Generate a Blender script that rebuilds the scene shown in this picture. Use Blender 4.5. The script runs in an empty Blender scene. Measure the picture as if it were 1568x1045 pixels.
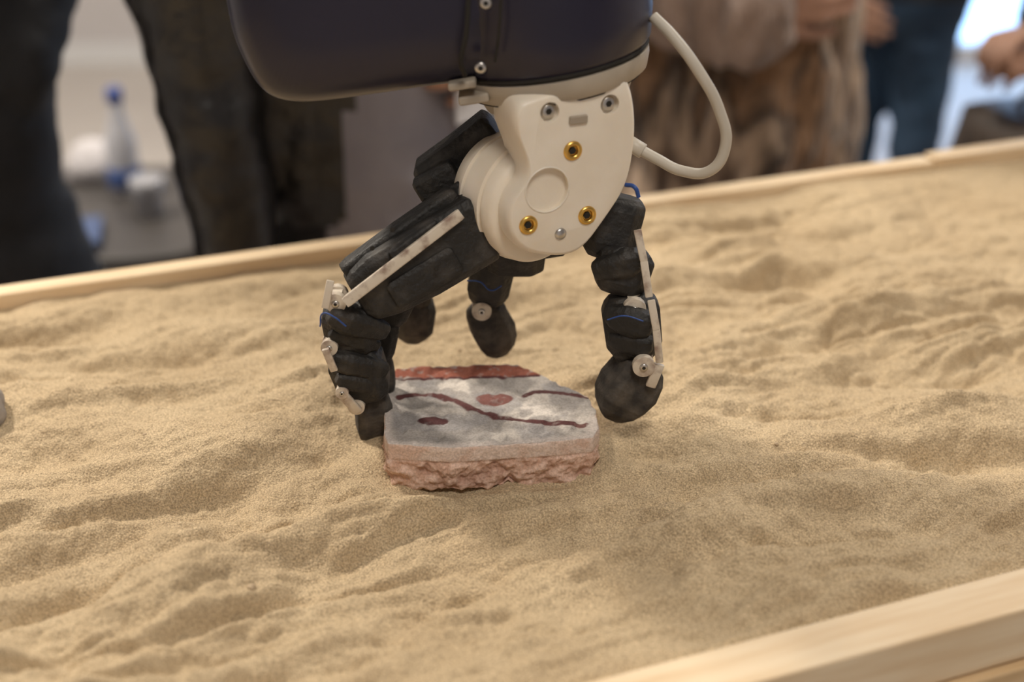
import bpy, bmesh, math, random, time
import numpy as np
from mathutils import Vector, Matrix, kdtree, noise as mnoise

random.seed(4)
S = bpy.context.scene
COL = S.collection

# ------------------------------------------------------------------ camera
CAM = Vector((0, -1.0, 0.568)); PITCH = math.radians(26); F = 50/36*1568
cp, sp = math.cos(PITCH), math.sin(PITCH)
cd = bpy.data.cameras.new('camera'); cam = bpy.data.objects.new('camera', cd); COL.objects.link(cam)
cam.location = CAM; cam.rotation_euler = (math.pi/2-PITCH, 0, 0)
cd.lens = 50; cd.sensor_width = 36
cd.dof.use_dof = True; cd.dof.focus_distance = 1.070; cd.dof.aperture_fstop = 2.5
cd.clip_start = 0.02
S.camera = cam

def ray(u, v):
    xc = (u-784)/F; yc = (522.5-v)/F
    return Vector((xc, cp+yc*sp, -sp+yc*cp))
def W(u, v, Y):            # survey: world point on the vertical plane y=Y
    d = ray(u, v); t = (Y-CAM.y)/d.y
    return CAM+d*t
def WZ(u, v, z):           # survey: world point on the horizontal plane z
    d = ray(u, v); t = (z-CAM.z)/d.z
    return CAM+d*t
def PX(p, n):              # size in metres of n photo pixels at p
    q = p-CAM
    return n*(q.y*cp-q.z*sp)/F

FLOOR = -0.90; CEIL = 2.1

# ------------------------------------------------------------------ materials
def mat(name, col, rough=0.6, metal=0.0, spec=0.5, col2=None, nscale=20, bump=0.0, bscale=200, stretch=(1,1,1), coat=0.0, detail=6, bdist=0.001, contrast=(0.35,0.65), sub=0.0):
    m = bpy.data.materials.new(name); m.use_nodes = True
    nt = m.node_tree; b = nt.nodes['Principled BSDF']
    b.inputs['Base Color'].default_value = (*col, 1); b.inputs['Roughness'].default_value = rough
    b.inputs['Metallic'].default_value = metal; b.inputs['Specular IOR Level'].default_value = spec
    b.inputs['Coat Weight'].default_value = coat
    if sub > 0:
        b.inputs['Subsurface Weight'].default_value = sub
        b.inputs['Subsurface Radius'].default_value = (0.004,0.003,0.002)
        b.inputs['Subsurface Scale'].default_value = 1
    tc = nt.nodes.new('ShaderNodeTexCoord'); mp = nt.nodes.new('ShaderNodeMapping')
    mp.inputs['Scale'].default_value = stretch
    nt.links.new(tc.outputs['Object'], mp.inputs['Vector'])
    if col2 is not None:
        n = nt.nodes.new('ShaderNodeTexNoise'); n.inputs['Scale'].default_value = nscale; n.inputs['Detail'].default_value = detail
        r = nt.nodes.new('ShaderNodeValToRGB'); r.color_ramp.elements[0].position = contrast[0]; r.color_ramp.elements[1].position = contrast[1]
        r.color_ramp.elements[0].color = (*col, 1); r.color_ramp.elements[1].color = (*col2, 1)
        nt.links.new(mp.outputs[0], n.inputs['Vector']); nt.links.new(n.outputs['Fac'], r.inputs['Fac'])
        nt.links.new(r.outputs[0], b.inputs['Base Color'])
    if bump > 0:
        n = nt.nodes.new('ShaderNodeTexNoise'); n.inputs['Scale'].default_value = bscale; n.inputs['Detail'].default_value = 5
        bp = nt.nodes.new('ShaderNodeBump'); bp.inputs['Strength'].default_value = bump; bp.inputs['Distance'].default_value = bdist
        nt.links.new(mp.outputs[0], n.inputs['Vector']); nt.links.new(n.outputs['Fac'], bp.inputs['Height'])
        nt.links.new(bp.outputs[0], b.inputs['Normal'])
    return m

M_navy = mat('arm_shell_navy', (0.012,0.011,0.027), 0.34, spec=0.5, col2=(0.017,0.015,0.034), nscale=6)
M_beige = mat('flange_beige', (0.46,0.40,0.32), 0.45, col2=(0.34,0.29,0.23), nscale=15)
M_white = mat('wrist_white_plastic', (0.88,0.80,0.68), 0.40, col2=(0.82,0.73,0.60), nscale=25, bump=0.12, bscale=300, sub=0.2)
M_white2 = mat('wrist_groove', (0.36,0.30,0.23), 0.6)
M_brass = mat('brass', (0.80,0.50,0.13), 0.3, metal=1.0)
M_steel = mat('steel', (0.60,0.58,0.55), 0.3, metal=1.0)
M_hole = mat('dark_hole', (0.02,0.017,0.013), 0.9)
M_blk = mat('finger_black_rubber', (0.013,0.012,0.011), 0.58, col2=(0.070,0.060,0.050), nscale=60, bump=0.8, bscale=260, bdist=0.0018, contrast=(0.48,0.85), detail=9)
M_blk2 = mat('finger_grey_rubber', (0.040,0.036,0.033), 0.85, spec=.3, col2=(0.125,0.108,0.088), nscale=80, bump=0.7, bscale=450, bdist=0.0014, contrast=(0.38,0.75), detail=9)
M_link = mat('link_offwhite', (0.68,0.60,0.49), 0.5, col2=(0.30,0.21,0.16), nscale=90, contrast=(0.48,0.7))
M_blue = mat('blue_wire', (0.02,0.07,0.28), 0.5)
M_cable = mat('cable_white', (0.54,0.49,0.41), 0.45)
M_pine = mat('pine_wood', (0.74,0.55,0.34), 0.55, col2=(0.84,0.68,0.47), nscale=14, stretch=(0.7,9,9), bump=0.15, bscale=40, detail=8)
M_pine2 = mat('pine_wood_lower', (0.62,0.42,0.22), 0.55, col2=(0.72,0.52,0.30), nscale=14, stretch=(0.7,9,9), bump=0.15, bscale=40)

# ------------------------------------------------------------------ mesh helpers
def link(ob, parent=None):
    COL.objects.link(ob)
    if parent is not None:
        ob.parent = parent
        ob.matrix_parent_inverse = Matrix.Translation(-Vector(parent.location)) if parent.rotation_euler.z == 0 else Matrix.Identity(4)
    return ob
def empty(name, loc=(0,0,0), yaw=0.0):
    e = bpy.data.objects.new(name, None); e.location = loc; e.rotation_euler = (0,0,yaw)
    e.empty_display_size = 0.1; COL.objects.link(e); return e
def mesh_obj(name, vf, mats, parent=None, smooth=True, bevel=0, sub=0, autosharp=None):
    v, f = vf
    me = bpy.data.meshes.new(name); me.from_pydata([tuple(p) for p in v], [], f); me.update()
    if not isinstance(mats, (list, tuple)): mats = [mats]
    for m in mats: me.materials.append(m)
    bm = bmesh.new(); bm.from_mesh(me); bmesh.ops.recalc_face_normals(bm, faces=bm.faces); bm.to_mesh(me); bm.free()
    if smooth: me.polygons.foreach_set('use_smooth', [True]*len(me.polygons))
    ob = bpy.data.objects.new(name, me); link(ob, parent)
    if autosharp is not None:
        me.set_sharp_from_angle(angle=math.radians(autosharp))
    if bevel > 0:
        b = ob.modifiers.new('bevel', 'BEVEL'); b.width = bevel; b.segments = 3; b.limit_method = 'ANGLE'; b.angle_limit = math.radians(22)
        b.harden_normals = True
    if sub > 0:
        s = ob.modifiers.new('sub', 'SUBSURF'); s.levels = sub; s.render_levels = sub
    return ob
def join(*vfs):
    V = []; Fc = []
    for v, f in vfs:
        o = len(V); V += list(v); Fc += [tuple(i+o for i in q) for q in f]
    return V, Fc
def loft(rings, cap=True):
    V = []; Fc = []; n = len(rings[0])
    for r in rings: V += [Vector(p) for p in r]
    for i in range(len(rings)-1):
        for j in range(n):
            a = i*n+j; b = i*n+(j+1) % n
            Fc.append((a, b, b+n, a+n))
    if cap:
        Fc.append(tuple(range(n))[::-1]); Fc.append(tuple(range((len(rings)-1)*n, len(rings)*n)))
    return V, Fc
def box(c, s, R=None):
    c = Vector(c); R = R or Matrix.Identity(3)
    V = [c+R@Vector((sx*s[0]/2, sy*s[1]/2, sz*s[2]/2)) for sx in (-1,1) for sy in (-1,1) for sz in (-1,1)]
    return V, [(0,1,3,2),(4,6,7,5),(0,4,5,1),(2,3,7,6),(0,2,6,4),(1,5,7,3)]
def frame(d, hint=Vector((0,1,0))):
    d = d.normalized(); a = d.cross(hint)
    if a.length < 1e-3: a = d.cross(Vector((1,0,0)))
    a.normalize(); b = a.cross(d).normalized()
    return a, b, d
def sring(c, a, b, ra, rb, n=20, e=2.0):
    out = []
    for i in range(n):
        t = 2*math.pi*i/n; ct, st = math.cos(t), math.sin(t)
        out.append(c+a*(ra*math.copysign(abs(ct)**(2/e), ct))+b*(rb*math.copysign(abs(st)**(2/e), st)))
    return out
def seg(p0, p1, ra, rb, prof, e=2.6, n=20, hint=Vector((0,1,0))):
    a, b, d = frame(p1-p0, hint)
    return loft([sring(p0.lerp(p1, t), a, b, ra*k, rb*k, n, e) for t, k in prof])
def octring(c, a, b, ra, rb, ch):
    pts = [(1,-1+ch),(1,1-ch),(1-ch,1),(-1+ch,1),(-1,1-ch),(-1,-1+ch),(-1+ch,-1),(1-ch,-1)]
    return [c+a*(ra*x)+b*(rb*y) for x, y in pts]
BOXY = [(0,.86),(.02,.96),(.06,1),(.5,1.0),(.94,.92),(.98,.86),(1,.74)]
CYL = [(0,.93),(.03,1),(.97,1),(1,.93)]
def capsule(p0, p1, r0, r1, fl=(1,1), hint=Vector((0,1,0)), n=14, st=.025):
    p0 = Vector(p0); p1 = Vector(p1)
    if (p1-p0).length < 1e-5: p1 = p0+Vector((0,0,1e-4))
    a, b, d = frame(p1-p0, hint); R = []
    for k in (-.97,-.75,-.4,0):
        w = math.sqrt(1-k*k); R.append(sring(p0+d*(k*r0), a, b, r0*w*fl[0], r0*w*fl[1], n))
    L = (p1-p0).length; m = max(1, int(L/st))
    for i in range(1, m):
        t = i/m; r = r0*(1-t)+r1*t; R.append(sring(p0.lerp(p1, t), a, b, r*fl[0], r*fl[1], n))
    for k in (0,.4,.75,.97):
        w = math.sqrt(1-k*k); R.append(sring(p1+d*(k*r1), a, b, r1*w*fl[0], r1*w*fl[1], n))
    return loft(R)
def ellipsoid(c, r, n=16):
    c = Vector(c); R = []
    for i in range(1, n):
        t = math.pi*i/n
        R.append(sring(c+Vector((0,0,-math.cos(t)*r[2])), Vector((1,0,0)), Vector((0,1,0)), r[0]*math.sin(t), r[1]*math.sin(t), n))
    return loft(R)
def torus(c, ax, R, r, n=32, m=10):
    a, b, d = frame(Vector(ax), Vector((0,0,1))); V = []; Fc = []
    for i in range(n):
        t = 2*math.pi*i/n; q = a*math.cos(t)+b*math.sin(t)
        for j in range(m):
            s = 2*math.pi*j/m; V.append(Vector(c)+q*(R+r*math.cos(s))+d*(r*math.sin(s)))
    for i in range(n):
        for j in range(m):
            Fc.append((i*m+j, ((i+1) % n)*m+j, ((i+1) % n)*m+(j+1) % m, i*m+(j+1) % m))
    return V, Fc
def curve(name, pts, r, m, parent=None):
    c = bpy.data.curves.new(name, 'CURVE'); c.dimensions = '3D'; c.bevel_depth = r; c.bevel_resolution = 5; c.resolution_u = 16
    s = c.splines.new('BEZIER'); s.bezier_points.add(len(pts)-1)
    for bpnt, p in zip(s.bezier_points, pts):
        bpnt.co = p; bpnt.handle_left_type = bpnt.handle_right_type = 'AUTO'
    c.use_fill_caps = True
    c.materials.append(m); ob = bpy.data.objects.new(name, c); link(ob, parent); return ob
def bake(ob):
    dg = bpy.context.evaluated_depsgraph_get(); dg.update()
    me = bpy.data.meshes.new_from_object(ob.evaluated_get(dg)); ob.modifiers.clear(); ob.data = me
    return ob

# ------------------------------------------------------------------ numeric noise
rng = np.random.RandomState(7); TAB = rng.rand(512, 512)
def vn(x, y, s=0):
    xi = np.floor(x).astype(int); yi = np.floor(y).astype(int); fx = x-xi; fy = y-yi
    fx = fx*fx*fx*(fx*(fx*6-15)+10); fy = fy*fy*fy*(fy*(fy*6-15)+10)
    g = lambda i, j: TAB[(i+37*s) % 512, (j+91*s) % 512]
    return (g(xi,yi)*(1-fx)+g(xi+1,yi)*fx)*(1-fy)+(g(xi,yi+1)*(1-fx)+g(xi+1,yi+1)*fx)*fy-0.5
def smst(x, a_, b_):
    t = np.clip((x-a_)/(b_-a_), 0, 1); return t*t*(3-2*t)

ANG = math.radians(21.5); E = Vector((math.cos(ANG), math.sin(ANG), 0)); N = Vector((-math.sin(ANG), math.cos(ANG), 0))
A0, A1, B0, B1 = -0.78, 1.18, -0.322, 0.396

# ------------------------------------------------------------------ fresco stone fragment
ZT = 0.0325
top = [(588,666),(594,680),(640,683),(690,686),(770,681),(850,676),(908,670),(918,656),(913,628),(900,606),(860,589),(822,571),(790,557),(700,559),(640,561),(606,565),(596,580),(589,620)]
tp = [WZ(u, v, ZT) for u, v in top]
cen = sum(tp, Vector())/len(tp)
dense = []
for i in range(len(tp)):
    p, q_ = tp[i], tp[(i+1) % len(tp)]
    for k_ in range(4): dense.append(p.lerp(q_, k_/4))
rings = []
for z, s in ((-.006,.975),(.002,.99),(.010,.995),(.020,1.0),(.029,1.002),(ZT,.997)):
    rings.append([Vector((cen.x+(p.x-cen.x)*s, cen.y+(p.y-cen.y)*s, z)) for p in dense])
M_st = bpy.data.materials.new('fresco_plaster_and_brick'); M_st.use_nodes = True
stone = mesh_obj('painted_fresco_fragment', loft(rings), M_st)
r = stone.modifiers.new('r', 'REMESH'); r.mode = 'VOXEL'; r.voxel_size = 0.00095; bake(stone)
me = stone.data; nv = len(me.vertices); co = np.empty(nv*3); me.vertices.foreach_get('co', co); co = co.reshape(-1, 3)
nr = np.empty(nv*3); me.vertices.foreach_get('normal', nr); nr = nr.reshape(-1, 3)
N3 = np.array([[mnoise.fractal(Vector(p)*f, 1.0, 2.0, 3) for f in (45, 160)] for p in co])
fine = np.array([mnoise.noise(Vector(p)*420) for p in co])
Z = co[:,2]
side = 1-smst(nr[:,2], .5, .9); low = 1-smst(Z, .016, .020)
d = side*(N3[:,0]*0.0018*low+N3[:,1]*0.0013*(0.3+low)+0.0006*fine*(.4+low))+(1-side)*(0.0004*N3[:,0]+0.00015*fine)
lump = np.array([mnoise.noise(Vector((p[0]*80, p[1]*80, p[2]*130))) for p in co])
d += side*low*lump*0.0026
d -= side*0.0050*np.exp(-((co[:,0]+.002-.2*Z)/.0035)**2)*(co[:,1] < cen.y)*smst(-Z, -.016, 0)
chip = np.array([mnoise.noise(Vector(p)*110+Vector((7,3,1))) for p in co])
edgez = smst(Z, ZT-.004, ZT)*smst(np.abs(nr[:,2]-.7), .7, .2)
d -= edgez*np.clip(chip, 0, 1)*0.0035
d -= side*0.0008*np.exp(-((Z-.0185)/.0008)**2)
zz = Z.copy(); co2 = co+nr*d[:,None]; me.vertices.foreach_set('co', co2.ravel()); me.update()
me.polygons.foreach_set('use_smooth', [True]*len(me.polygons))
P2 = co[:, :2]
def wxy(u, v): p = WZ(u, v, ZT); return np.array([p.x, p.y])
def dline(pts):
    dd = np.full(nv, 9.)
    for p, q_ in zip(pts[:-1], pts[1:]):
        p = wxy(*p); q_ = wxy(*q_); e_ = q_-p; t = np.clip(((P2-p)@e_)/(e_@e_), 0, 1)
        dd = np.minimum(dd, np.linalg.norm(P2-(p+t[:,None]*e_), axis=1))
    return dd
def oval(u, v, rx, ry):
    c = wxy(u, v); return np.sqrt(((P2[:,0]-c[0])/rx)**2+((P2[:,1]-c[1])/ry)**2)
base = np.array([0.35,0.32,0.295]); base2 = np.array([0.56,0.51,0.46])
w = smst(N3[:,0]+.2*N3[:,1], -.15, .35)[:,None]; C = base*(1-w)+base2*w
greym = smst(np.array([mnoise.noise(Vector((p[0]*28, p[1]*34, 2))) for p in co])+.12*N3[:,1], .02, .22)[:,None]*.6
C = C*(1-greym)+np.array([0.28,0.265,0.265])*greym
rim = smst(-dline([(589,600),(588,668),(600,682),(680,685),(770,681),(850,676),(908,668),(915,640)]), -.010, -.002)[:,None]*.7
C = C*(1-rim)+np.array([.74,.65,.59])*rim
wear = 1-smst(N3[:,1]+.3*fine, .3, .6)*.6
def paint(mask, col, wr=1.0):
    global C
    mm = (mask*(1-wr+wear*wr))[:,None]; C = C*(1-mm)+np.array(col)*mm
j = .0003*fine+.0005*N3[:,1]
band = dline([(606,570),(700,569),(818,567)])
paint(smst(-(band+j*2), -.0110, -.0095), (0.31,0.105,0.07))
paint(smst(-(dline([(600,581),(700,579),(824,576)])+j), -.0024, -.0012), (0.09,0.03,0.03))
paint(smst(-(dline([(612,608),(640,604),(670,605),(695,613),(720,624),(760,637),(810,645),(878,649)])+j), -.0037, -.0027), (0.10,0.038,0.036), .4)
paint(smst(-(dline([(804,606),(818,601),(845,601),(875,604),(903,609)])+j), -.0032, -.0023), (0.105,0.042,0.04), .4)
paint(smst(-(oval(757,611,.0150,.0088)+j*40), -1.05, -.95), (0.20,0.085,0.072), .4)
paint(smst(-(oval(663,645,.0120,.0062)+j*40), -1.05, -.95), (0.08,0.03,0.03), .3)
paint(smst(-(oval(890,650,.006,.0035)+j*40), -1.05, -.9), (0.18,0.09,0.08))
sd = (1-smst(nr[:,2], .35, .7))[:,None]
pl = np.array([0.74,0.60,0.52]); br = np.array([0.61,0.39,0.29]); br2 = np.array([0.76,0.54,0.43]); br3 = np.array([0.42,0.24,0.18])
wz = smst(zz+.0015*N3[:,0], .0178, .0205)[:,None]
bw = smst(N3[:,1], -.3, .4)[:,None]; bd = smst(-N3[:,0]-lump*.6, .1, .5)[:,None]*.5
brick = (br*(1-bw)+br2*bw)*(1-bd)+br3*bd
wpl = smst(N3[:,0], -.1, .4)[:,None]
plc = pl*(1-wpl)+np.array([0.67,0.49,0.40])*wpl
sc = brick*(1-wz)+plc*wz
C = C*(1-sd)+sc*sd
ca = me.color_attributes.new('pigment', 'FLOAT_COLOR', 'POINT'); ca.data.foreach_set('color', np.concatenate([C, np.ones((nv,1))], 1).ravel())
nt = M_st.node_tree; bs = nt.nodes['Principled BSDF']; bs.inputs['Roughness'].default_value = .85; bs.inputs['Specular IOR Level'].default_value = .25
at = nt.nodes.new('ShaderNodeAttribute'); at.attribute_name = 'pigment'
tc = nt.nodes.new('ShaderNodeTexCoord'); n = nt.nodes.new('ShaderNodeTexNoise'); n.inputs['Scale'].default_value = 600; n.inputs['Detail'].default_value = 3
nt.links.new(tc.outputs['Object'], n.inputs['Vector'])
rr = nt.nodes.new('ShaderNodeValToRGB'); rr.color_ramp.elements[0].position = .35; rr.color_ramp.elements[1].position = .65; rr.color_ramp.elements[0].color = (.82,.81,.8,1); rr.color_ramp.elements[1].color = (1.1,1.1,1.1,1)
nt.links.new(n.outputs['Fac'], rr.inputs['Fac'])
mx = nt.nodes.new('ShaderNodeMix'); mx.data_type = 'RGBA'; mx.blend_type = 'MULTIPLY'; mx.inputs['Factor'].default_value = 1
nt.links.new(at.outputs['Color'], mx.inputs['A']); nt.links.new(rr.outputs[0], mx.inputs['B']); nt.links.new(mx.outputs['Result'], bs.inputs['Base Color'])
bp = nt.nodes.new('ShaderNodeBump'); bp.inputs['Strength'].default_value = .6; bp.inputs['Distance'].default_value = .0008
nt.links.new(n.outputs['Fac'], bp.inputs['Height']); nt.links.new(bp.outputs[0], bs.inputs['Normal'])

# ------------------------------------------------------------------ white wrist plate
arm = empty('robot_arm', (0.0,0.04,0.30))
def smooth_closed(pts, it=2):
    for _ in range(it):
        o = []
        for i in range(len(pts)):
            p, q_ = pts[i], pts[(i+1) % len(pts)]
            o += [p*.75+q_*.25, p*.25+q_*.75]
        pts = o
    return pts
ax = Vector((.38,-.925,.0)).normalized()
YP = -.036
outl = [(790,158),(815,148),(860,135),(930,116),(962,112),(974,140),(979,190),(974,245),(962,292),(930,340),(897,385),(868,398),(835,397),(802,390),(780,366),(776,332),(786,304),(808,280),(808,250),(798,225),(789,200)]
ctr = W(870,260,YP)
def on_plate(u, v, off=0.0):
    d_ = ray(u, v); t = ((ctr-CAM).dot(ax))/d_.dot(ax); return CAM+d_*t+ax*off
pl_o = smooth_closed([on_plate(u, v) for u, v in outl], 2)
pc = sum(pl_o, Vector())/len(pl_o)
def lay(off, s): return [pc+(p-pc)*s+ax*off for p in pl_o]
wp = mesh_obj('wrist_plate', loft([lay(-.050,.90), lay(-.046,.95), lay(-.030,.985), lay(-.013,.995), lay(-.007,.985), lay(-.003,.965), lay(-.0008,.94), lay(0,.915)]), M_white, arm)
def cutter(u, v, r_, dep):
    c = on_plate(u, v)
    return mesh_obj('cut', seg(c-ax*dep, c+ax*.01, r_, r_, [(0,1),(1,1)], e=2, n=48, hint=Vector((0,0,1))), M_white)
cuts = [cutter(838,291,.0165,.0045), cutter(842,172,.0072,.005), cutter(934,160,.0072,.005), cutter(877,231,.0060,.008), cutter(809,345,.0060,.008), cutter(899,330,.0060,.008)]
for c in cuts:
    bo = wp.modifiers.new('b', 'BOOLEAN'); bo.operation = 'DIFFERENCE'; bo.solver = 'EXACT'; bo.object = c
bake(wp)
for c in cuts: bpy.data.objects.remove(c, do_unlink=True)
wp.data.set_sharp_from_angle(angle=math.radians(40))

# ------------------------------------------------------------------ people
def densify(rings_, st=.014):
    out = [rings_[0]]
    for p, q_ in zip(rings_[:-1], rings_[1:]):
        m = max(1, int((q_[0]-p[0])/st))
        for i in range(1, m+1): out.append(tuple(a_+(b_-a_)*i/m for a_, b_ in zip(p, q_)))
    return out
def person(name, loc, yaw, Hh, mats, arms, torso=None, extra=None, hands=(), voxel=.013, shag=0.0, legx=.095, wrinkle=0.0, lr=1.0):
    k = Hh/1.75; e = empty(name, (loc[0], loc[1], FLOOR), yaw)
    labels = ['top','pants','shoe','skin','shirt','sleeve']
    prims = []
    def P(vf, lab): prims.append((vf, lab))
    legs = {-1: [(-legx,0,.90),(-legx-.005,-.01,.49),(-legx-.01,.02,.09)], 1: [(legx,0,.90),(legx+.005,-.01,.49),(legx+.01,.02,.09)]}
    for s, (h, kn, an) in legs.items():
        P(capsule(h, kn, .092*lr, .066*lr), 'pants'); P(capsule(kn, an, .066*lr, .052*lr), 'pants')
        P(capsule((an[0], an[1]+.02, .045), (an[0]+s*.02, an[1]-.16, .038), .046, .040), 'shoe')
    P(loft([sring(Vector((0,yo,z)), Vector((1,0,0)), Vector((0,1,0)), rx*(.5+.5*lr), ry, 24) for z, rx, ry, yo in densify([(.80,.11,.08,0),(.84,.16,.11,0),(.92,.178,.125,0),(1.0,.165,.115,0)])]), 'pants')
    torso = torso or [(.90,.178,.128,0),(.98,.172,.125,0),(1.08,.160,.118,0),(1.20,.172,.125,0),(1.32,.190,.128,0),(1.40,.170,.110,0),(1.455,.100,.080,.01),(1.48,.07,.065,.01)]
    P(loft([sring(Vector((0,yo,z)), Vector((1,0,0)), Vector((0,1,0)), rx, ry, 64, 2.2) for z, rx, ry, yo in densify(torso)]), 'top')
    P(capsule((0,.01,1.42), (0,0,1.53), .058, .054), 'skin')
    for s, (el, wr, ra) in arms.items():
        P(capsule((s*.175,0,1.385), el, .068*ra, .056*ra), 'sleeve'); P(capsule(el, wr, .056*ra, .042*ra), 'sleeve')
    for vf, lab in (extra or []): P(vf, lab)
    V = []; Fc = []; kd_l = []
    for (v, f), lab in prims:
        o = len(V); V += [Vector(p)*k for p in v]; Fc += [tuple(i+o for i in q_) for q_ in f]; kd_l += [labels.index(lab)]*len(v)
    def finish(ob, V, ll, mlist):
        kd = kdtree.KDTree(len(V))
        for i, p in enumerate(V): kd.insert(p, i)
        kd.balance(); me = ob.data; me.materials.clear()
        for m_ in mlist: me.materials.append(m_)
        for p in me.polygons: p.material_index = ll[kd.find(p.center)[1]]
        me.polygons.foreach_set('use_smooth', [True]*len(me.polygons))
    ob = mesh_obj('body', (V, Fc), [mats[l] for l in labels])
    r_ = ob.modifiers.new('r', 'REMESH'); r_.mode = 'VOXEL'; r_.voxel_size = voxel
    sm = ob.modifiers.new('s', 'SMOOTH'); sm.factor = .5; sm.iterations = 3
    bake(ob); ob.parent = e
    finish(ob, V, kd_l, [mats[l] for l in labels])
    if wrinkle or shag:
        for v in ob.data.vertices:
            w_ = shag or wrinkle
            q_ = Vector((v.co.x*9, v.co.y*9, v.co.z*20)) if not shag else Vector((v.co.x*30, v.co.y*30, v.co.z*8))
            v.co += v.normal*w_*(mnoise.fractal(q_, 1, 2, 2)+.1)
    hp = []
    def Hd(vf, lab): hp.append((vf, lab))
    cz = 1.635
    Hd(ellipsoid((0,.01,cz+.01), (.075,.093,.105)), 'skin'); Hd(ellipsoid((0,-.025,cz-.05), (.055,.058,.062)), 'skin')
    Hd(capsule((0,-.078,cz-.095), (0,-.080,cz-.09), .018, .018), 'skin')
    Hd(capsule((0,-.088,cz+.012), (0,-.104,cz-.025), .008, .013), 'skin')
    Hd(capsule((-.03,-.078,cz+.028), (.03,-.078,cz+.028), .011, .011), 'skin')
    Hd(capsule((-.02,-.082,cz-.058), (.02,-.082,cz-.058), .007, .007), 'lip')
    for s in (-1,1): Hd(capsule((s*.077,.015,cz+.02), (s*.075,.012,cz-.02), .016, .010, fl=(.5,1)), 'skin')
    Hd(ellipsoid((0,.028,cz+.032), (.083,.094,.098)), 'hair')
    Hd(capsule((0,-.035,cz+.095), (0,.06,cz+.085), .045, .05), 'hair')
    if mats.get('long'):
        for s in (-1,0,1): Hd(capsule((s*.06,.05,cz+.02), (s*.075,.055,cz-.20), .05, .035), 'hair')
    Hd(capsule((0,.012,1.47), (0,0,1.56), .054, .052), 'skin')
    hl = ['skin','hair','lip']; V = []; Fc = []; ll = []
    for (v, f), lab in hp:
        o = len(V); V += [Vector(p)*k for p in v]; Fc += [tuple(i+o for i in q_) for q_ in f]; ll += [hl.index(lab)]*len(v)
    hd = mesh_obj('head', (V, Fc), [mats['skin'], mats['hair'], mats['lip']])
    r_ = hd.modifiers.new('r', 'REMESH'); r_.mode = 'VOXEL'; r_.voxel_size = .006
    sm = hd.modifiers.new('s', 'SMOOTH'); sm.factor = .5; sm.iterations = 3
    bake(hd); hd.parent = e
    finish(hd, V, ll, [mats[l] for l in hl])
    for s in (-1,1):
        ec = Vector((s*.031,-.071,cz+.004))*k
        o1 = mesh_obj('eye_%s' % ('l' if s > 0 else 'r'), ellipsoid(ec, (.0135,.013,.010)), M_eye); o1.parent = e
        o2 = mesh_obj('iris_%s' % ('l' if s > 0 else 'r'), ellipsoid(ec+Vector((0,-.0105,0)), (.0055,.004,.0055)), M_hole); o2.parent = e
    for i, (wr, d_, n_, side_, curl) in enumerate(hands):
        hnd = human_hand('hand_%d' % (i+1), Vector(wr)*k, Vector(d_), Vector(n_), side_, curl, mats['skin']); hnd.parent = e
    return e
M_eye = mat('eye_white', (.8,.78,.75), .2)
def human_hand(name, w_, d_, n_, side_, curl, m):
    d_ = d_.normalized(); n_ = (n_-d_*n_.dot(d_)).normalized(); s_ = d_.cross(n_)*side_
    pr = [capsule(w_-d_*.05, w_+d_*.01, .027, .026, hint=n_, fl=(1,.8))]
    for off, L, kl in ((.030,.072,.088),(.010,.080,.092),(-.011,.074,.088),(-.030,.058,.080)):
        kp = w_+d_*kl+s_*off
        pr.append(capsule(w_+s_*off*.55+d_*.005, kp, .016, .0125))
        p = kp; ang = curl*.55; rr_ = .0098
        for fr in (.45,.31,.24):
            dd = d_*math.cos(ang)+n_*math.sin(ang); q_ = p+dd*L*fr
            pr.append(capsule(p, q_, rr_, rr_*.9)); p = q_; rr_ *= .9; ang += curl
    t0 = w_+d_*.02+s_*.022; t1 = t0+d_*.038+s_*.030+n_*.012; t2 = t1+d_*.030+s_*.010+n_*.010; t3 = t2+d_*.024+n_*.008
    pr += [capsule(t0, t1, .017, .013), capsule(t1, t2, .012, .0105), capsule(t2, t3, .0105, .009)]
    ob = mesh_obj(name, join(*pr), m)
    r_ = ob.modifiers.new('r', 'REMESH'); r_.mode = 'VOXEL'; r_.voxel_size = .004
    sm = ob.modifiers.new('s', 'SMOOTH'); sm.factor = .5; sm.iterations = 2
    bake(ob); ob.data.polygons.foreach_set('use_smooth', [True]*len(ob.data.polygons))
    return ob
def skin(c, n): return mat('skin_'+n, c, .5, col2=tuple(x*.88 for x in c), nscale=18, sub=.1)
sk1 = skin((.42,.235,.16), 'a'); sk2 = skin((.38,.21,.14), 'b')
lip = mat('lips', (.42,.16,.13), .45)
hair1 = mat('hair_dark', (.03,.02,.015), .5, bump=.6, bscale=90, stretch=(1,1,.2)); hair2 = mat('hair_brown', (.10,.055,.03), .5, bump=.6, bscale=90, stretch=(1,1,.2))
leather = mat('black_leather', (.010,.0095,.010), .34, spec=.6, col2=(.016,.015,.016), nscale=12, bump=.9, bscale=11, bdist=.022)
blackcl = mat('black_cloth', (.010,.010,.012), .85, col2=(.016,.016,.019), nscale=20, bump=.4, bscale=30, bdist=.01)
greycl = mat('grey_shirt', (.27,.26,.30), .85, col2=(.34,.33,.37), nscale=12, bump=.5, bscale=18, bdist=.01)
navycl = mat('navy_trousers', (.008,.011,.022), .85, col2=(.013,.018,.032), nscale=15, bump=.4, bscale=20, bdist=.01)
jeans = mat('blue_jeans', (.010,.028,.060), .8, col2=(.020,.050,.095), nscale=9, bump=.5, bscale=25, bdist=.01)
shoe = mat('black_shoe', (.02,.018,.016), .4)
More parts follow.
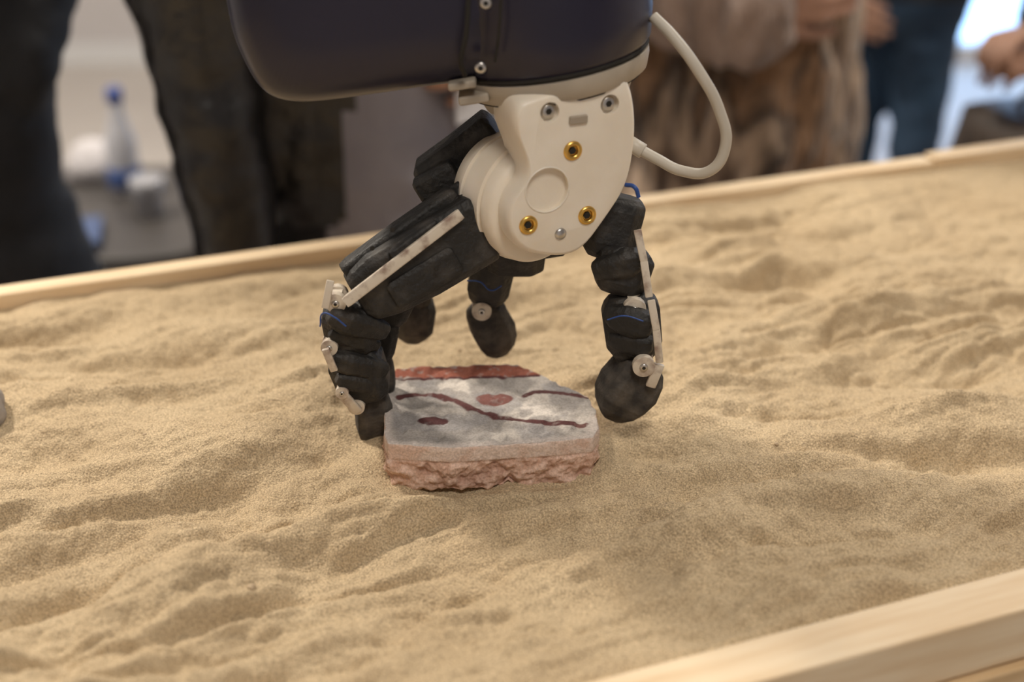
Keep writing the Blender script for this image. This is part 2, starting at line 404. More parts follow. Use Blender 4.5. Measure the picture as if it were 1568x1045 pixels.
def furmat(name, cols, sc, vz=.3):
    m = bpy.data.materials.new(name); m.use_nodes = True; nt = m.node_tree; b = nt.nodes['Principled BSDF']; b.inputs['Roughness'].default_value = .9
    b.inputs['Sheen Weight'].default_value = .3
    tc = nt.nodes.new('ShaderNodeTexCoord'); mp = nt.nodes.new('ShaderNodeMapping'); mp.inputs['Scale'].default_value = (1,1,vz)
    n = nt.nodes.new('ShaderNodeTexNoise'); n.inputs['Scale'].default_value = sc; n.inputs['Detail'].default_value = 4; n.inputs['Distortion'].default_value = .8
    r = nt.nodes.new('ShaderNodeValToRGB'); el = r.color_ramp.elements
    while len(el) < len(cols): el.new(.5)
    for i, c in enumerate(cols): el[i].position = .32+.36*i/(len(cols)-1); el[i].color = (*c, 1)
    nt.links.new(tc.outputs['Object'], mp.inputs['Vector']); nt.links.new(mp.outputs[0], n.inputs['Vector']); nt.links.new(n.outputs['Fac'], r.inputs['Fac']); nt.links.new(r.outputs[0], b.inputs['Base Color'])
    n2 = nt.nodes.new('ShaderNodeTexNoise'); n2.inputs['Scale'].default_value = 120; nt.links.new(mp.outputs[0], n2.inputs['Vector'])
    bp = nt.nodes.new('ShaderNodeBump'); bp.inputs['Strength'].default_value = 1; bp.inputs['Distance'].default_value = .008
    nt.links.new(n2.outputs['Fac'], bp.inputs['Height']); nt.links.new(bp.outputs[0], b.inputs['Normal'])
    return m
fur = furmat('brown_fur', [(.02,.012,.010),(.10,.06,.04),(.46,.33,.23),(.04,.024,.016),(.30,.17,.09),(.015,.010,.008),(.50,.37,.28)], 6.5, .25)
furl = furmat('beige_fur', [(.07,.045,.035),(.34,.24,.19),(.50,.38,.32),(.16,.10,.075)], 5.5, .6)

base = dict(skin=sk1, lip=lip, shoe=shoe, hair=hair1)
jt = [(.80,.185,.145,0),(.90,.195,.150,0),(1.0,.188,.145,0),(1.1,.180,.138,0),(1.22,.188,.14,0),(1.33,.205,.140,0),(1.41,.185,.12,0),(1.46,.105,.085,.01),(1.49,.075,.07,.01)]
ct = [(.50,.225,.18,0),(.65,.22,.175,0)]+jt
person('man_in_leather_jacket', (-.20,.87), math.radians(48), 1.78, dict(base, top=leather, sleeve=leather, pants=blackcl, shirt=greycl),
       {-1: ((-.255,.02,1.12), (-.262,-.045,.80), 1.25), 1: ((.25,.02,1.10), (.10,-.20,1.02), 1.15)}, torso=jt,
       extra=[(capsule((-.045,-.104,.78), (-.035,-.104,1.34), .074, .060, fl=(1.2,1), n=48, st=.010), 'shirt')],
       hands=[((-.262,-.05,.79), (0,-.1,-1), (1,0,0), -1, .35), ((.08,-.205,1.02), (-1,-.1,-.15), (0,1,0), 1, .5)], wrinkle=.009)
ml = bpy.data.objects['man_in_leather_jacket']
def local_curve(name, pts, r_, m, par):
    o = curve(name, [Vector(p) for p in pts], r_, m); o.parent = par; return o
local_curve('lanyard', [(-.05,-.11,1.46),(-.03,-.178,1.30),(.0,-.197,1.02)], .007, M_blue, ml)
M_card = mat('badge_card', (.75,.75,.78), .4)
bd_ = mesh_obj('badge', box((0,-.203,.975), (.06,.004,.085)), M_card, None, smooth=False, bevel=.001); bd_.parent = ml
person('man_in_black_coat', (-.80,.80), math.radians(25), 1.80, dict(base, top=blackcl, sleeve=blackcl, pants=navycl, shirt=navycl, skin=sk2),
       {-1: ((-.25,.02,1.12), (-.26,-.04,.86), 1.15), 1: ((.225,.06,1.12), (.14,-.09,.96), 1.15)}, torso=ct,
       hands=[((-.26,-.05,.85), (0,-.1,-1), (1,0,0), -1, .35), ((.13,-.07,.95), (-.4,-.1,-1), (0,1,0), 1, .5)], wrinkle=.010)
ft = [(.42,.225,.20,0),(.55,.22,.195,0),(.75,.215,.185,0),(.95,.205,.170,0),(1.10,.195,.16,0),(1.25,.195,.16,0),(1.36,.20,.15,0),(1.43,.17,.125,0),(1.48,.11,.10,.01),(1.50,.08,.08,.01)]
person('woman_in_fur_coat', (.345,1.22), math.radians(12), 1.70, dict(base, top=fur, sleeve=furl, pants=blackcl, shirt=furl, hair=hair2, long=True),
       {-1: ((-.235,-.02,1.08), (-.06,-.215,1.03), 1.6), 1: ((.215,.02,1.14), (.05,-.21,1.18), 1.4)}, torso=ft,
       hands=[((-.04,-.22,1.05), (1,-.05,.1), (0,1,0), -1, .4), ((.03,-.22,1.20), (-1,-.05,.1), (0,1,0), 1, .4)], shag=.026)
person('person_in_jeans', (.815,2.0), math.radians(-22), 1.62, dict(base, top=blackcl, sleeve=blackcl, pants=jeans, shirt=blackcl),
       {-1: ((-.24,-.02,1.13), (-.16,-.17,.93), .95), 1: ((.20,.05,1.12), (.10,.12,.95), .95)}, legx=.068, lr=.88,
       hands=[((-.15,-.18,.915), (.80,-.10,-.40), (.1,1,0), -1, .35), ((.09,.13,.94), (-.6,.1,-.7), (0,-1,0), 1, .35)], wrinkle=.008)
pj = bpy.data.objects['person_in_jeans']
o = mesh_obj('wristband', torus(Vector((-.157,-.173,.926))*(1.62/1.75), Vector((.5,-.3,-.6)), .035, .008), M_blue, None); o.parent = pj
person('visitor_with_handbag', (1.13,1.42), math.radians(-68), 1.66, dict(base, top=blackcl, sleeve=blackcl, pants=navycl, shirt=blackcl, hair=hair2, long=True, skin=sk2),
       {-1: ((-.24,-.03,1.10), (-.07,-.25,.94), .95), 1: ((.24,-.03,1.10), (.06,-.24,.91), .95)}, legx=.08,
       hands=[((-.06,-.265,.935), (.35,-.9,.05), (.2,.1,-.9), 1, .5), ((.055,-.255,.905), (-.35,-.9,.05), (-.2,.1,-.9), -1, .5)], wrinkle=.010)
vw = bpy.data.objects['visitor_with_handbag']
mb = mat('brown_bag_leather', (.035,.022,.014), .45, col2=(.08,.05,.028), nscale=20)
o = mesh_obj('handbag', loft([sring(Vector((.04,-.28,z)), Vector((1,0,0)), Vector((0,1,0)), rx, ry, 24, 4) for z, rx, ry in [(.54,.12,.07),(.55,.15,.10),(.66,.16,.105),(.76,.145,.085),(.77,.12,.05)]]), mb); o.parent = vw
local_curve('handbag_strap', [(-.04,-.28,.76),(.0,-.26,.82),(.05,-.25,.865),(.09,-.26,.82),(.12,-.28,.76)], .007, mb, vw)

# ------------------------------------------------------------------ robot arm parts
def pillow(outline, yc, half, layers=13, inset=0.28):
    c = sum(outline, Vector())/len(outline); R = []
    for i in range(layers):
        s = -1+2*i/(layers-1); k = 1-inset*(1-(1-abs(s)**3.0)**0.5)
        R.append([Vector((c.x+(p.x-c.x)*k, yc+s*half, c.z+(p.z-c.z)*k)) for p in outline])
    return loft(R)
ol = [W(u, v, .03) for u, v in [(353,-20),(362,35),(380,80),(402,120),(430,141),(478,146),(570,134),(655,121),(725,112)]]
ol += [Vector((.03,.03,.305)), Vector((.06,.03,.42)), Vector((.07,.03,.60)), Vector((.02,.03,.71)), Vector((-.08,.03,.74)), Vector((-.17,.03,.66)), Vector((-.215,.03,.50)), Vector((-.212,.03,.40))]
mesh_obj('forearm_shell', pillow(smooth_closed(ol), .045, .085), M_navy, arm, sub=1)
tilt = Matrix.Rotation(math.radians(-9), 3, 'Y')
def ringstack(lst, c, rot=tilt, n=48, e=2):
    c = Vector(c); R = []
    for z, r_, in lst:
        R.append([c+rot@(p) for p in sring(Vector((0,0,z)), Vector((1,0,0)), Vector((0,1,0)), r_, r_, n, e)])
    return loft(R)
FC = Vector((.030,.03,.293))
mesh_obj('wrist_collar', ringstack([(.004,.060),(.006,.068),(.014,.074),(.035,.078),(.08,.080),(.20,.078),(.33,.07),(.36,.05)], FC), M_navy, arm)
mesh_obj('flange_ring', ringstack([(-.026,.048),(-.024,.054),(-.014,.0585),(-.0125,.060),(-.012,.064),(-.009,.0685),(.001,.0715),(.005,.0715),(.006,.068)], FC), M_beige, arm, autosharp=40)
mesh_obj('flange_groove', ringstack([(-.0128,.0605),(-.0122,.0650),(-.0112,.0655)], FC), M_hole, arm)
mesh_obj('flange_gasket', ringstack([(.0055,.069),(.008,.0722),(.0105,.070)], FC), M_hole, arm)
def screw(name, p, ax, r_, m=M_steel, parent=None):
    ax = Vector(ax).normalized(); p = Vector(p)
    head = seg(p-ax*r_*.2, p+ax*r_*.5, r_, r_, [(0,1),(.6,1),(.9,.85),(1,.7)], e=2, n=20, hint=Vector((0,0,1)))
    sock = seg(p+ax*r_*.45, p+ax*r_*.52, r_*.45, r_*.45, [(0,1),(1,1)], e=2, n=6, hint=Vector((0,0,1)))
    return mesh_obj(name, head, m, parent, autosharp=40), mesh_obj(name+'_socket', sock, M_hole, parent, smooth=False)
screw('shell_screw_a', W(736,103,-.043), (0,-1,-.1), .0042, M_steel, arm)
screw('shell_screw_b', W(744,4,-.05), (0,-1,0), .0042, M_steel, arm)
curve('shell_seam', [W(718,-15,-.047), W(714,50,-.048), W(706,95,-.043), W(712,115,-.035)], .0018, M_hole, arm)
curve('shell_seam_b', [W(768,-15,-.0535), W(764,50,-.052), W(758,95,-.047)], .0010, M_hole, arm)
mesh_obj('clamp_block', join(box(W(708,126,-.02), (.020,.02,.006), tilt), box(W(726,144,-.01), (.022,.03,.007), tilt)), M_beige, arm, smooth=False, bevel=.002)
mesh_obj('elbow_joint', seg(Vector((-.06,-.055,.68)), Vector((-.06,.19,.68)), .085, .085, [(0,.8),(.04,.95),(.1,1),(.9,1),(.96,.95),(1,.8)], e=2, n=40, hint=Vector((0,0,1))), M_beige, arm)
mesh_obj('upper_link', seg(Vector((-.06,.20,.66)), Vector((-.06,.32,1.35)), .075, .075, CYL, e=2.4, n=36), M_navy, arm)
mesh_obj('shoulder_joint', seg(Vector((-.20,.32,1.38)), Vector((.08,.32,1.38)), .09, .09, [(0,.8),(.04,.95),(.1,1),(.9,1),(.96,.95),(1,.8)], e=2, n=40), M_beige, arm)
mesh_obj('mount_column', seg(Vector((-.06,.32,1.42)), Vector((-.06,.32,2.08)), .07, .07, CYL, e=2, n=36), M_beige, arm)
mesh_obj('mount_plate', box((-.06,.32,2.09), (.3,.3,.02)), M_steel, arm, smooth=False, bevel=.002)
for i, (u, v) in enumerate([(877,231),(809,345),(899,330)]):
    c = on_plate(u, v)
    mesh_obj('brass_insert_%d' % (i+1), join(torus(c-ax*.0002, ax, .0054, .0019), seg(c-ax*.008, c-ax*.0008, .0055, .0055, [(0,1),(1,1)], e=2, n=6, hint=Vector((0,0,1)))), M_brass, arm, autosharp=40)
    mesh_obj('brass_hole_%d' % (i+1), seg(c-ax*.001, c+ax*.0003, .0028, .0028, [(0,1),(1,1)], e=2, n=6, hint=Vector((0,0,1))), M_hole, arm, smooth=False)
for i, (u, v) in enumerate([(842,172),(934,160)]):
    c = on_plate(u, v); screw('plate_bolt_%d' % (i+1), c-ax*.0045, ax, .0055, M_steel, arm)
mesh_obj('plate_slot', box(on_plate(885,183), (.014,.004,.006), Matrix.Rotation(math.radians(22), 3, 'Z')), M_white2, arm, smooth=False, bevel=.001)
c = on_plate(858,358); mesh_obj('plate_pin', seg(c-ax*.002, c+ax*.002, .0045, .0045, [(0,1),(.7,1),(1,.6)], e=2, hint=Vector((0,0,1))), M_steel, arm)
mesh_obj('recess_rim', torus(on_plate(838,291,.0), ax, .0168, .0006, n=48), M_white, arm)
ax2 = Vector((.56,-.83,.0)).normalized(); dc = W(818,310,-.006)
def dstack(lst, c, a_, n=64):
    p = []; A, B, D = frame(a_, Vector((0,0,1)))
    for o, r_ in lst: p.append(sring(c+a_*o, A, B, r_, r_, n))
    return loft(p)
mesh_obj('joint_disc', dstack([(-.048,.039),(-.045,.043),(-.032,.0455),(-.031,.0430),(-.0285,.0430),(-.0275,.0460),(-.006,.0470),(-.005,.0448),(-.003,.0448),(-.002,.0460),(.005,.0450),(.009,.042),(.010,.037)], dc, ax2), M_white, arm, autosharp=50)
nk = []
for (u0, u1, v, r_y) in [(765,960,112,.034),(765,958,150,.034),(768,950,200,.033),(778,935,240,.030)]:
    c = W((u0+u1)/2, v, .018); r_ = PX(c, (u1-u0)/2); nk.append(sring(c, Vector((1,0,0)), Vector((0,1,0)), r_*.96, r_y, 32, 2.6))
mesh_obj('wrist_neck', loft(nk), M_white, arm)
curve('cable', [W(1000,25,.01), W(1030,55,.0), W(1072,112,-.01), W(1102,170,-.01), W(1111,222,-.01), W(1088,261,-.008), W(1045,262,0), W(1005,243,.005), W(968,222,.01)], .0041, M_cable, arm)
mesh_obj('cable_gland', seg(W(985,232,.008), W(962,218,.012), .0058, .0058, CYL, e=2), M_cable, arm)

# ------------------------------------------------------------------ robotic hand
hand = empty('robotic_hand', (0.0,0.0,0.05))
PMID = [(0,.66),(.10,.90),(.22,1),(.74,.98),(.90,.84),(1,.60)]
PWED = [(0,.50),(.10,.80),(.30,1),(.62,.96),(.88,.74),(1,.55)]
PTIP = [(0,.62),(.06,.84),(.20,.96),(.45,1.0),(.68,.92),(.84,.72),(.95,.46),(1,.28)]
PBOX = [(0,.80),(.04,.97),(.5,1),(.93,.93),(1,.78)]
def S2(name, u0, v0, y0, u1, v1, y1, rpx, prof=PMID, m=M_blk, depth=.85, ch=.42, bev=.0014, roll=0.0):
    p0 = W(u0, v0, y0); p1 = W(u1, v1, y1); r_ = PX(p0, rpx)
    a_, b_, d_ = frame(p1-p0); R = []
    if roll:
        a_, b_ = a_*math.cos(roll)+b_*math.sin(roll), b_*math.cos(roll)-a_*math.sin(roll)
    rs = random.Random(name)
    for i, (t, k) in enumerate(prof):
        jx = (rs.random()-.5)*.10*r_; jr = 1+(rs.random()-.5)*.08
        R.append(octring(p0.lerp(p1, t)+a_*jx, a_, b_, r_*k*jr, r_*depth*k, ch))
    return mesh_obj(name, loft(R), m, hand, bevel=bev, smooth=False)
def joint(name, u, v, y, rpx, w=.9):
    p = W(u, v, y); r_ = PX(p, rpx); h = r_*w
    parts = []
    for s in (-1,1):
        parts.append(seg(p+Vector((0,s*h-.003,0)), p+Vector((0,s*h+.003,0)), r_, r_, CYL, e=2, n=20, hint=Vector((0,0,1))))
    parts.append(box(p, (r_*1.1, h*2, r_*1.5)))
    mesh_obj(name, join(*parts), M_link, hand, autosharp=40)
    screw(name+'_pin', p+Vector((0,-h-.003,0)), (0,-1,0), r_*.38, M_steel, hand)
def strip(name, pts, rpx, m=M_link, fl=.5):
    P = [W(*p) for p in pts]; vf = []
    for p, q_ in zip(P[:-1], P[1:]):
        r_ = PX(p, rpx); vf.append(seg(p, q_, r_, r_*fl, [(0,.9),(.02,1),(.98,1),(1,.9)], e=5, n=16))
    return mesh_obj(name, join(*vf), m, hand, autosharp=40)
S2('palm_core', 860,330,.045, 735,350,.045, 60, PBOX, depth=.6)
S2('palm_lower', 790,360,.035, 790,408,.045, 46, PBOX, depth=.7)
S2('palm_shoulder', 768,205,.04, 652,285,.04, 43, PBOX, depth=.8, ch=.25)
S2('palm_shoulder_cap', 700,262,.02, 640,294,.02, 22, PBOX, ch=.3)
S2('palm_hook', 690,285,.01, 730,345,.0, 26, PBOX, ch=.3)
S2('metacarpal', 738,340,-.005, 545,455,-.035, 54, [(0,.9),(.03,1),(.5,1.0),(.8,.92),(.94,.80),(1,.62)], depth=.75, ch=.22)
S2('metacarpal_upper_plate', 700,300,-.000, 528,420,-.028, 20, PBOX, depth=1.1, ch=.25)
S2('metacarpal_ridge', 672,345,-.030, 600,395,-.045, 12, PBOX, depth=.7, ch=.25, bev=.001)
S2('metacarpal_pad', 700,395,-.030, 600,455,-.045, 24, PBOX, depth=.45, ch=.3, bev=.001)
strip('metacarpal_strip', [(706,327,-.032),(528,464,-.063)], 9, fl=.5)
for i, (u, v) in enumerate([(601,352),(570,380),(668,412),(622,434)]):
    screw('metacarpal_screw_%d' % i, W(u, v, -.045), (0,-1,.2), .0018, M_hole, hand)
joint('finger_a_knuckle', 516,457,-.045, 16)
S2('finger_a_proximal', 530,462,-.035, 545,536,-.03, 42)
S2('finger_a_proximal_wedge', 503,482,-.055, 592,508,-.035, 22, PWED)
S2('finger_a_proximal_pad', 505,508,-.050, 580,530,-.035, 15, PWED)
joint('finger_a_joint_mid', 506,526,-.045, 13)
S2('finger_a_middle', 540,534,-.032, 565,606,-.025, 42)
S2('finger_a_middle_wedge', 508,548,-.052, 592,568,-.035, 20, PWED)
S2('finger_a_middle_pad', 515,580,-.052, 590,592,-.035, 15, PWED)
joint('finger_a_joint_end', 547,616,-.035, 13)
joint('finger_a_joint_low', 525,596,-.048, 10)
S2('finger_a_tip', 572,602,-.022, 571,678,-.014, 28, PTIP, M_blk2, roll=.3)
strip('finger_a_strip_upper', [(506,430,-.055),(498,472,-.058)], 6)
strip('finger_a_strip_lower', [(498,535,-.060),(512,568,-.058)], 6)
strip('finger_a_strip_end', [(522,602,-.054),(548,630,-.047)], 8)
curve('finger_a_wire', [W(490,500,-.06), W(495,480,-.066), W(512,486,-.072), W(530,500,-.072)], .0006, M_blue, hand)
S2('finger_b_proximal', 625,430,.01, 592,494,.008, 26)
S2('finger_b_middle', 592,488,.008, 580,550,.005, 24)
S2('finger_b_tip', 582,545,.005, 590,612,.010, 19, PTIP, M_blk2)
S2('finger_c_proximal', 690,330,.06, 640,420,.07, 32)
S2('finger_c_middle', 645,405,.07, 632,467,.08, 28)
joint('finger_c_joint', 634,466,.08, 12)
S2('finger_c_tip', 640,456,.08, 628,524,.085, 31, PTIP, M_blk2, roll=.2)
S2('finger_d_proximal', 762,380,.05, 742,462,.06, 33)
joint('finger_d_joint', 738,470,.055, 15)
S2('finger_d_tip', 740,466,.06, 768,543,.07, 33, PTIP, M_blk2, roll=.25)
curve('finger_d_wire', [W(715,430,.03), W(735,432,.03), W(752,445,.03), W(768,438,.032)], .0006, M_blue, hand)
S2('finger_e_base', 950,298,.015, 925,394,.005, 44)
S2('finger_e_base_root', 900,352,.02, 970,342,.015, 38, PWED)
S2('finger_e_proximal', 962,376,.000, 942,448,-.008, 42)
S2('finger_e_proximal_wedge', 985,395,-.02, 908,415,-.015, 22, PWED)
joint('finger_e_joint_mid', 970,466,-.02, 18)
S2('finger_e_middle', 962,450,-.010, 974,548,-.018, 43)
S2('finger_e_middle_wedge', 1000,500,-.035, 930,480,-.025, 24, PWED)
S2('finger_e_middle_pad', 1000,530,-.035, 932,518,-.025, 20, PWED)
joint('finger_e_joint_end', 984,553,-.035, 17)
S2('finger_e_tip', 986,552,-.018, 932,640,-.026, 41, PTIP, M_blk2, depth=.95, ch=.30, roll=.2, bev=.001)
strip('finger_e_strip', [(976,352,-.024),(986,400,-.03),(994,455,-.036)], 6)
strip('finger_e_strip_mid', [(997,460,-.040),(1005,505,-.044),(1010,555,-.044)], 6)
strip('finger_e_strip_low', [(1010,558,-.042),(996,592,-.042)], 8)
curve('finger_e_wire', [W(958,283,-.012), W(972,287,-.018), W(978,302,-.018)], .0016, M_blue, hand)
curve('finger_e_wire_low', [W(930,490,-.055), W(955,484,-.058), W(985,492,-.058)], .0005, M_blue, hand)

# ------------------------------------------------------------------ sandbox
sandbox = empty('sandbox', (0.2,0.1,FLOOR))
step = 0.0019
na = int((A1-A0)/step); nb = int((B1-B0)/step)
a = np.linspace(A0, A1, na); b = np.linspace(B0, B1, nb); AA, BB = np.meshgrid(a, b, indexing='ij')
X = AA*E.x+BB*N.x; Y = AA*E.y+BB*N.y
wx = X+0.05*vn(X*8, Y*8, 5)+.011*vn(X*30, Y*30, 15); wy = Y+0.05*vn(X*8+40, Y*8, 6)+.009*vn(X*30, Y*30, 16)
H = 0.024*vn(wx*4.5+3, wy*7, 1)+0.022*vn(wx*8, wy*17+5, 2)
q = (-wx*0.40+wy)
amp = 0.35+1.2*smst(vn(X*4, Y*5, 9), -.25, .3)
def fur_(x, y, s):
    n_ = vn(x, y, s)*2; return np.sqrt(n_*n_+.012)-.4
H += amp*0.015*fur_(wx*5, q*22, 3)
H += amp*0.0080*fur_(wx*12, q*46, 4)
H += amp*0.0036*fur_(wx*30, q*80, 24)
H += 0.0038*vn(wx*28, q*75, 14)+0.0028*vn(X*75, Y*100, 8)+0.0018*vn(X*150, Y*170, 10)
H += 0.0014*vn(X*290, Y*290, 11)
strokes = [
    (590,962,.050,.012,.75,-.013),(545,985,.06,.008,.75,.004),(1000,690,.045,.025,.2,-.013),(1060,745,.034,.016,.2,-.012),
    (500,705,.030,.03,.5,-.012),(780,785,.13,.010,.05,.005),(1180,560,.12,.012,.25,.007),
    (1400,570,.10,.016,.1,-.010),(1480,480,.08,.016,.3,-.012),(1320,480,.06,.022,.1,.012),(1230,740,.10,.012,.25,-.009),
    (350,440,.12,.018,.35,.008),(200,560,.10,.010,.2,-.007),(250,610,.13,.010,.3,.007),(120,830,.12,.014,.6,-.012),
    (200,760,.12,.010,.5,.008),(420,800,.08,.010,.4,-.006),(1150,800,.12,.016,.3,.008),(1330,820,.10,.013,.2,-.008),
    (1040,910,.09,.016,.3,.006),(900,880,.09,.012,.5,-.005),(300,930,.10,.014,.6,.007),(1150,430,.10,.016,.2,-.008),
    (1010,600,.05,.014,.1,.006),(480,600,.05,.016,.2,.006),(1500,700,.09,.018,.15,-.013),(1450,640,.1,.01,.2,.008),
    (90,700,.05,.02,.4,-.009),(350,700,.04,.016,.3,.007),(400,650,.05,.01,.2,-.006),(1100,660,.04,.012,.1,.006),
    (60,920,.13,.010,.65,-.009),(150,990,.14,.011,.7,-.009),(230,870,.12,.009,.6,-.007),(330,1000,.10,.010,.75,-.007),
    (700,900,.10,.012,.6,-.005),(1200,880,.12,.014,.25,-.006),(1330,700,.09,.010,.1,-.009),(1180,650,.09,.010,.1,-.008)]
for (u, v, rx, ry, rot, dep) in strokes:
    c = WZ(u, v, 0); dx = X-c.x; dy = Y-c.y
    px = dx*math.cos(rot)+dy*math.sin(rot); py = -dx*math.sin(rot)+dy*math.cos(rot)
    H += 1.2*dep*np.exp(-(px/rx)**2-(py/ry)**2)
foot = np.array([[cen.x+(p.x-cen.x)*.99, cen.y+(p.y-cen.y)*.99] for p in tp])
D = np.full(X.shape, 9.)
sel = (np.abs(X-cen.x) < .2) & (np.abs(Y-cen.y) < .17); xs = X[sel]; ys = Y[sel]; ds = np.full(xs.shape, 9.); ins = np.zeros(xs.shape, bool)
for i in range(len(foot)):
    x0, y0 = foot[i]; x1, y1 = foot[(i+1) % len(foot)]
    t = np.clip(((xs-x0)*(x1-x0)+(ys-y0)*(y1-y0))/((x1-x0)**2+(y1-y0)**2), 0, 1)
    ds = np.minimum(ds, np.hypot(xs-x0-t*(x1-x0), ys-y0-t*(y1-y0)))
    cr = ((y0 > ys) != (y1 > ys)); xx = x0+(ys-y0)*(x1-x0)/((y1-y0) if abs(y1-y0) > 1e-9 else 1e-9)
    ins ^= cr & (xs < xx)
ds[ins] = 0; D[sel] = ds
k = smst(D, 0.0, .05)
front = smst(-(Y-cen.y), .03, .06)
mound = 0.0065*np.exp(-((D-.004)/.016)**2)*(1-front)*(.5+1.2*np.clip(vn(X*30, Y*30, 21)+.4, 0, 1))+.003*front*np.exp(-((D-.003)/.006)**2)*np.clip(vn(X*40, Y*40, 23)*3, 0, 1)
pit = -0.012*np.exp(-((X+.052)/.042)**2)*np.exp(-(D/.016)**2)*front-0.007*np.exp(-((X-.03)/.03)**2)*np.exp(-(D/.012)**2)*front
H = H*(0.15+0.85*k)+mound+pit
H = np.where(D <= 0, np.minimum(H, .002), H)
edge = np.clip(np.minimum(BB-B0, B1-BB)/0.05, 0, 1)
H = H*(0.35+0.65*edge)-0.001
H += 0.006*np.exp(-((B1-BB)/.02)**2)*(0.5+vn(AA*9, AA*0, 3))
V = np.stack([X, Y, H], -1).reshape(-1, 3)
I = np.arange(na*nb).reshape(na, nb)
Q = np.stack([I[:-1,:-1], I[1:,:-1], I[1:,1:], I[:-1,1:]], -1).reshape(-1, 4)
me = bpy.data.meshes.new('sand_bed'); me.vertices.add(len(V)); me.vertices.foreach_set('co', V.ravel())
me.loops.add(Q.size); me.loops.foreach_set('vertex_index', Q.ravel().astype(np.int32))
me.polygons.add(len(Q)); me.polygons.foreach_set('loop_start', np.arange(0, Q.size, 4, dtype=np.int32)); me.polygons.foreach_set('loop_total', np.full(len(Q), 4, dtype=np.int32))
me.update(calc_edges=True); me.polygons.foreach_set('use_smooth', [True]*len(Q))
m = bpy.data.materials.new('sand'); m.use_nodes = True; nt = m.node_tree; bs = nt.nodes['Principled BSDF']
bs.inputs['Roughness'].default_value = 0.9; bs.inputs['Specular IOR Level'].default_value = 0.25
tc = nt.nodes.new('ShaderNodeTexCoord')
def nnode(scale, det=3):
    n = nt.nodes.new('ShaderNodeTexNoise'); n.inputs['Scale'].default_value = scale; n.inputs['Detail'].default_value = det
    nt.links.new(tc.outputs['Object'], n.inputs['Vector']); return n
n1 = nnode(9, 5); n2 = nnode(800, 2)
r1 = nt.nodes.new('ShaderNodeValToRGB'); r1.color_ramp.elements[0].position = .3; r1.color_ramp.elements[1].position = .7
r1.color_ramp.elements[0].color = (0.49,0.375,0.235,1); r1.color_ramp.elements[1].color = (0.60,0.475,0.31,1)
nt.links.new(n1.outputs['Fac'], r1.inputs['Fac'])
r2 = nt.nodes.new('ShaderNodeValToRGB'); r2.color_ramp.elements[0].position = .33; r2.color_ramp.elements[1].position = .68
r2.color_ramp.elements[0].color = (0.48,0.46,0.44,1); r2.color_ramp.elements[1].color = (1.30,1.28,1.25,1)
nt.links.new(n2.outputs['Fac'], r2.inputs['Fac'])
mx = nt.nodes.new('ShaderNodeMix'); mx.data_type = 'RGBA'; mx.blend_type = 'MULTIPLY'; mx.inputs['Factor'].default_value = 0.8
nt.links.new(r1.outputs[0], mx.inputs['A']); nt.links.new(r2.outputs[0], mx.inputs['B']); nt.links.new(mx.outputs['Result'], bs.inputs['Base Color'])
n3 = nnode(480, 4); bp = nt.nodes.new('ShaderNodeBump'); bp.inputs['Strength'].default_value = 0.9; bp.inputs['Distance'].default_value = 0.0018
nt.links.new(n3.outputs['Fac'], bp.inputs['Height']); nt.links.new(bp.outputs[0], bs.inputs['Normal'])
me.materials.append(m); sand = bpy.data.objects.new('sand_bed', me); link(sand, sandbox)
def plank(name, a0, a1, b0, b1, z0, z1, m, bev=0.002):
    c = E*((a0+a1)/2)+N*((b0+b1)/2); L = (a1-a0, b1-b0, z1-z0)
    me = bpy.data.meshes.new(name); v, f = box((0,0,0), L); me.from_pydata([tuple(p) for p in v], [], f); me.materials.append(m)
    bm = bmesh.new(); bm.from_mesh(me); bmesh.ops.recalc_face_normals(bm, faces=bm.faces); bm.to_mesh(me); bm.free()
    ob = bpy.data.objects.new(name, me); ob.location = (c.x, c.y, (z0+z1)/2); ob.rotation_euler = (0,0,ANG); link(ob, sandbox)
    bb = ob.modifiers.new('b', 'BEVEL'); bb.width = bev; bb.segments = 3
    return ob
plank('rail_far', A0-.04, .70, B1, B1+.024, -.10, .015, M_pine)
plank('rail_far_extension', .702, A1+.04, B1, B1+.024, -.10, .019, M_pine)
plank('rail_near', A0-.04, A1+.04, B0-.038, B0, -.027, .015, M_pine)
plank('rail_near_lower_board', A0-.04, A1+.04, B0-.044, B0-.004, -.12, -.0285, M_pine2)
plank('rail_near_inner', A0, A1, B0-.003, B0+.0, -.10, -.03, M_pine2, .0005)
plank('rail_end_a', A0-.04, A0, B0, B1, -.10, .015, M_pine)
plank('rail_end_b', A1, A1+.04, B0, B1, -.10, .015, M_pine)
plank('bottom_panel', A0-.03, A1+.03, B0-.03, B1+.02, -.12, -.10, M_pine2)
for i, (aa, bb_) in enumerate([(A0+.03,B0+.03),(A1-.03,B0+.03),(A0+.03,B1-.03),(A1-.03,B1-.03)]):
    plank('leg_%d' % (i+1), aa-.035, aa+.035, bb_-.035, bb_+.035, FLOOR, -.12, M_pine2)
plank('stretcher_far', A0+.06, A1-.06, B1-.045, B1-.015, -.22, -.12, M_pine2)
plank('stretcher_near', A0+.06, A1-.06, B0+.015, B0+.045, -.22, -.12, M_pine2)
M_peb = mat('pebble_m', (0.45,0.34,0.22), .8)
def sand_z(p):
    ai = int(((p.x*E.x+p.y*E.y)-A0)/step); bi = int(((p.x*N.x+p.y*N.y)-B0)/step)
    return H[min(max(ai,0),na-1), min(max(bi,0),nb-1)]
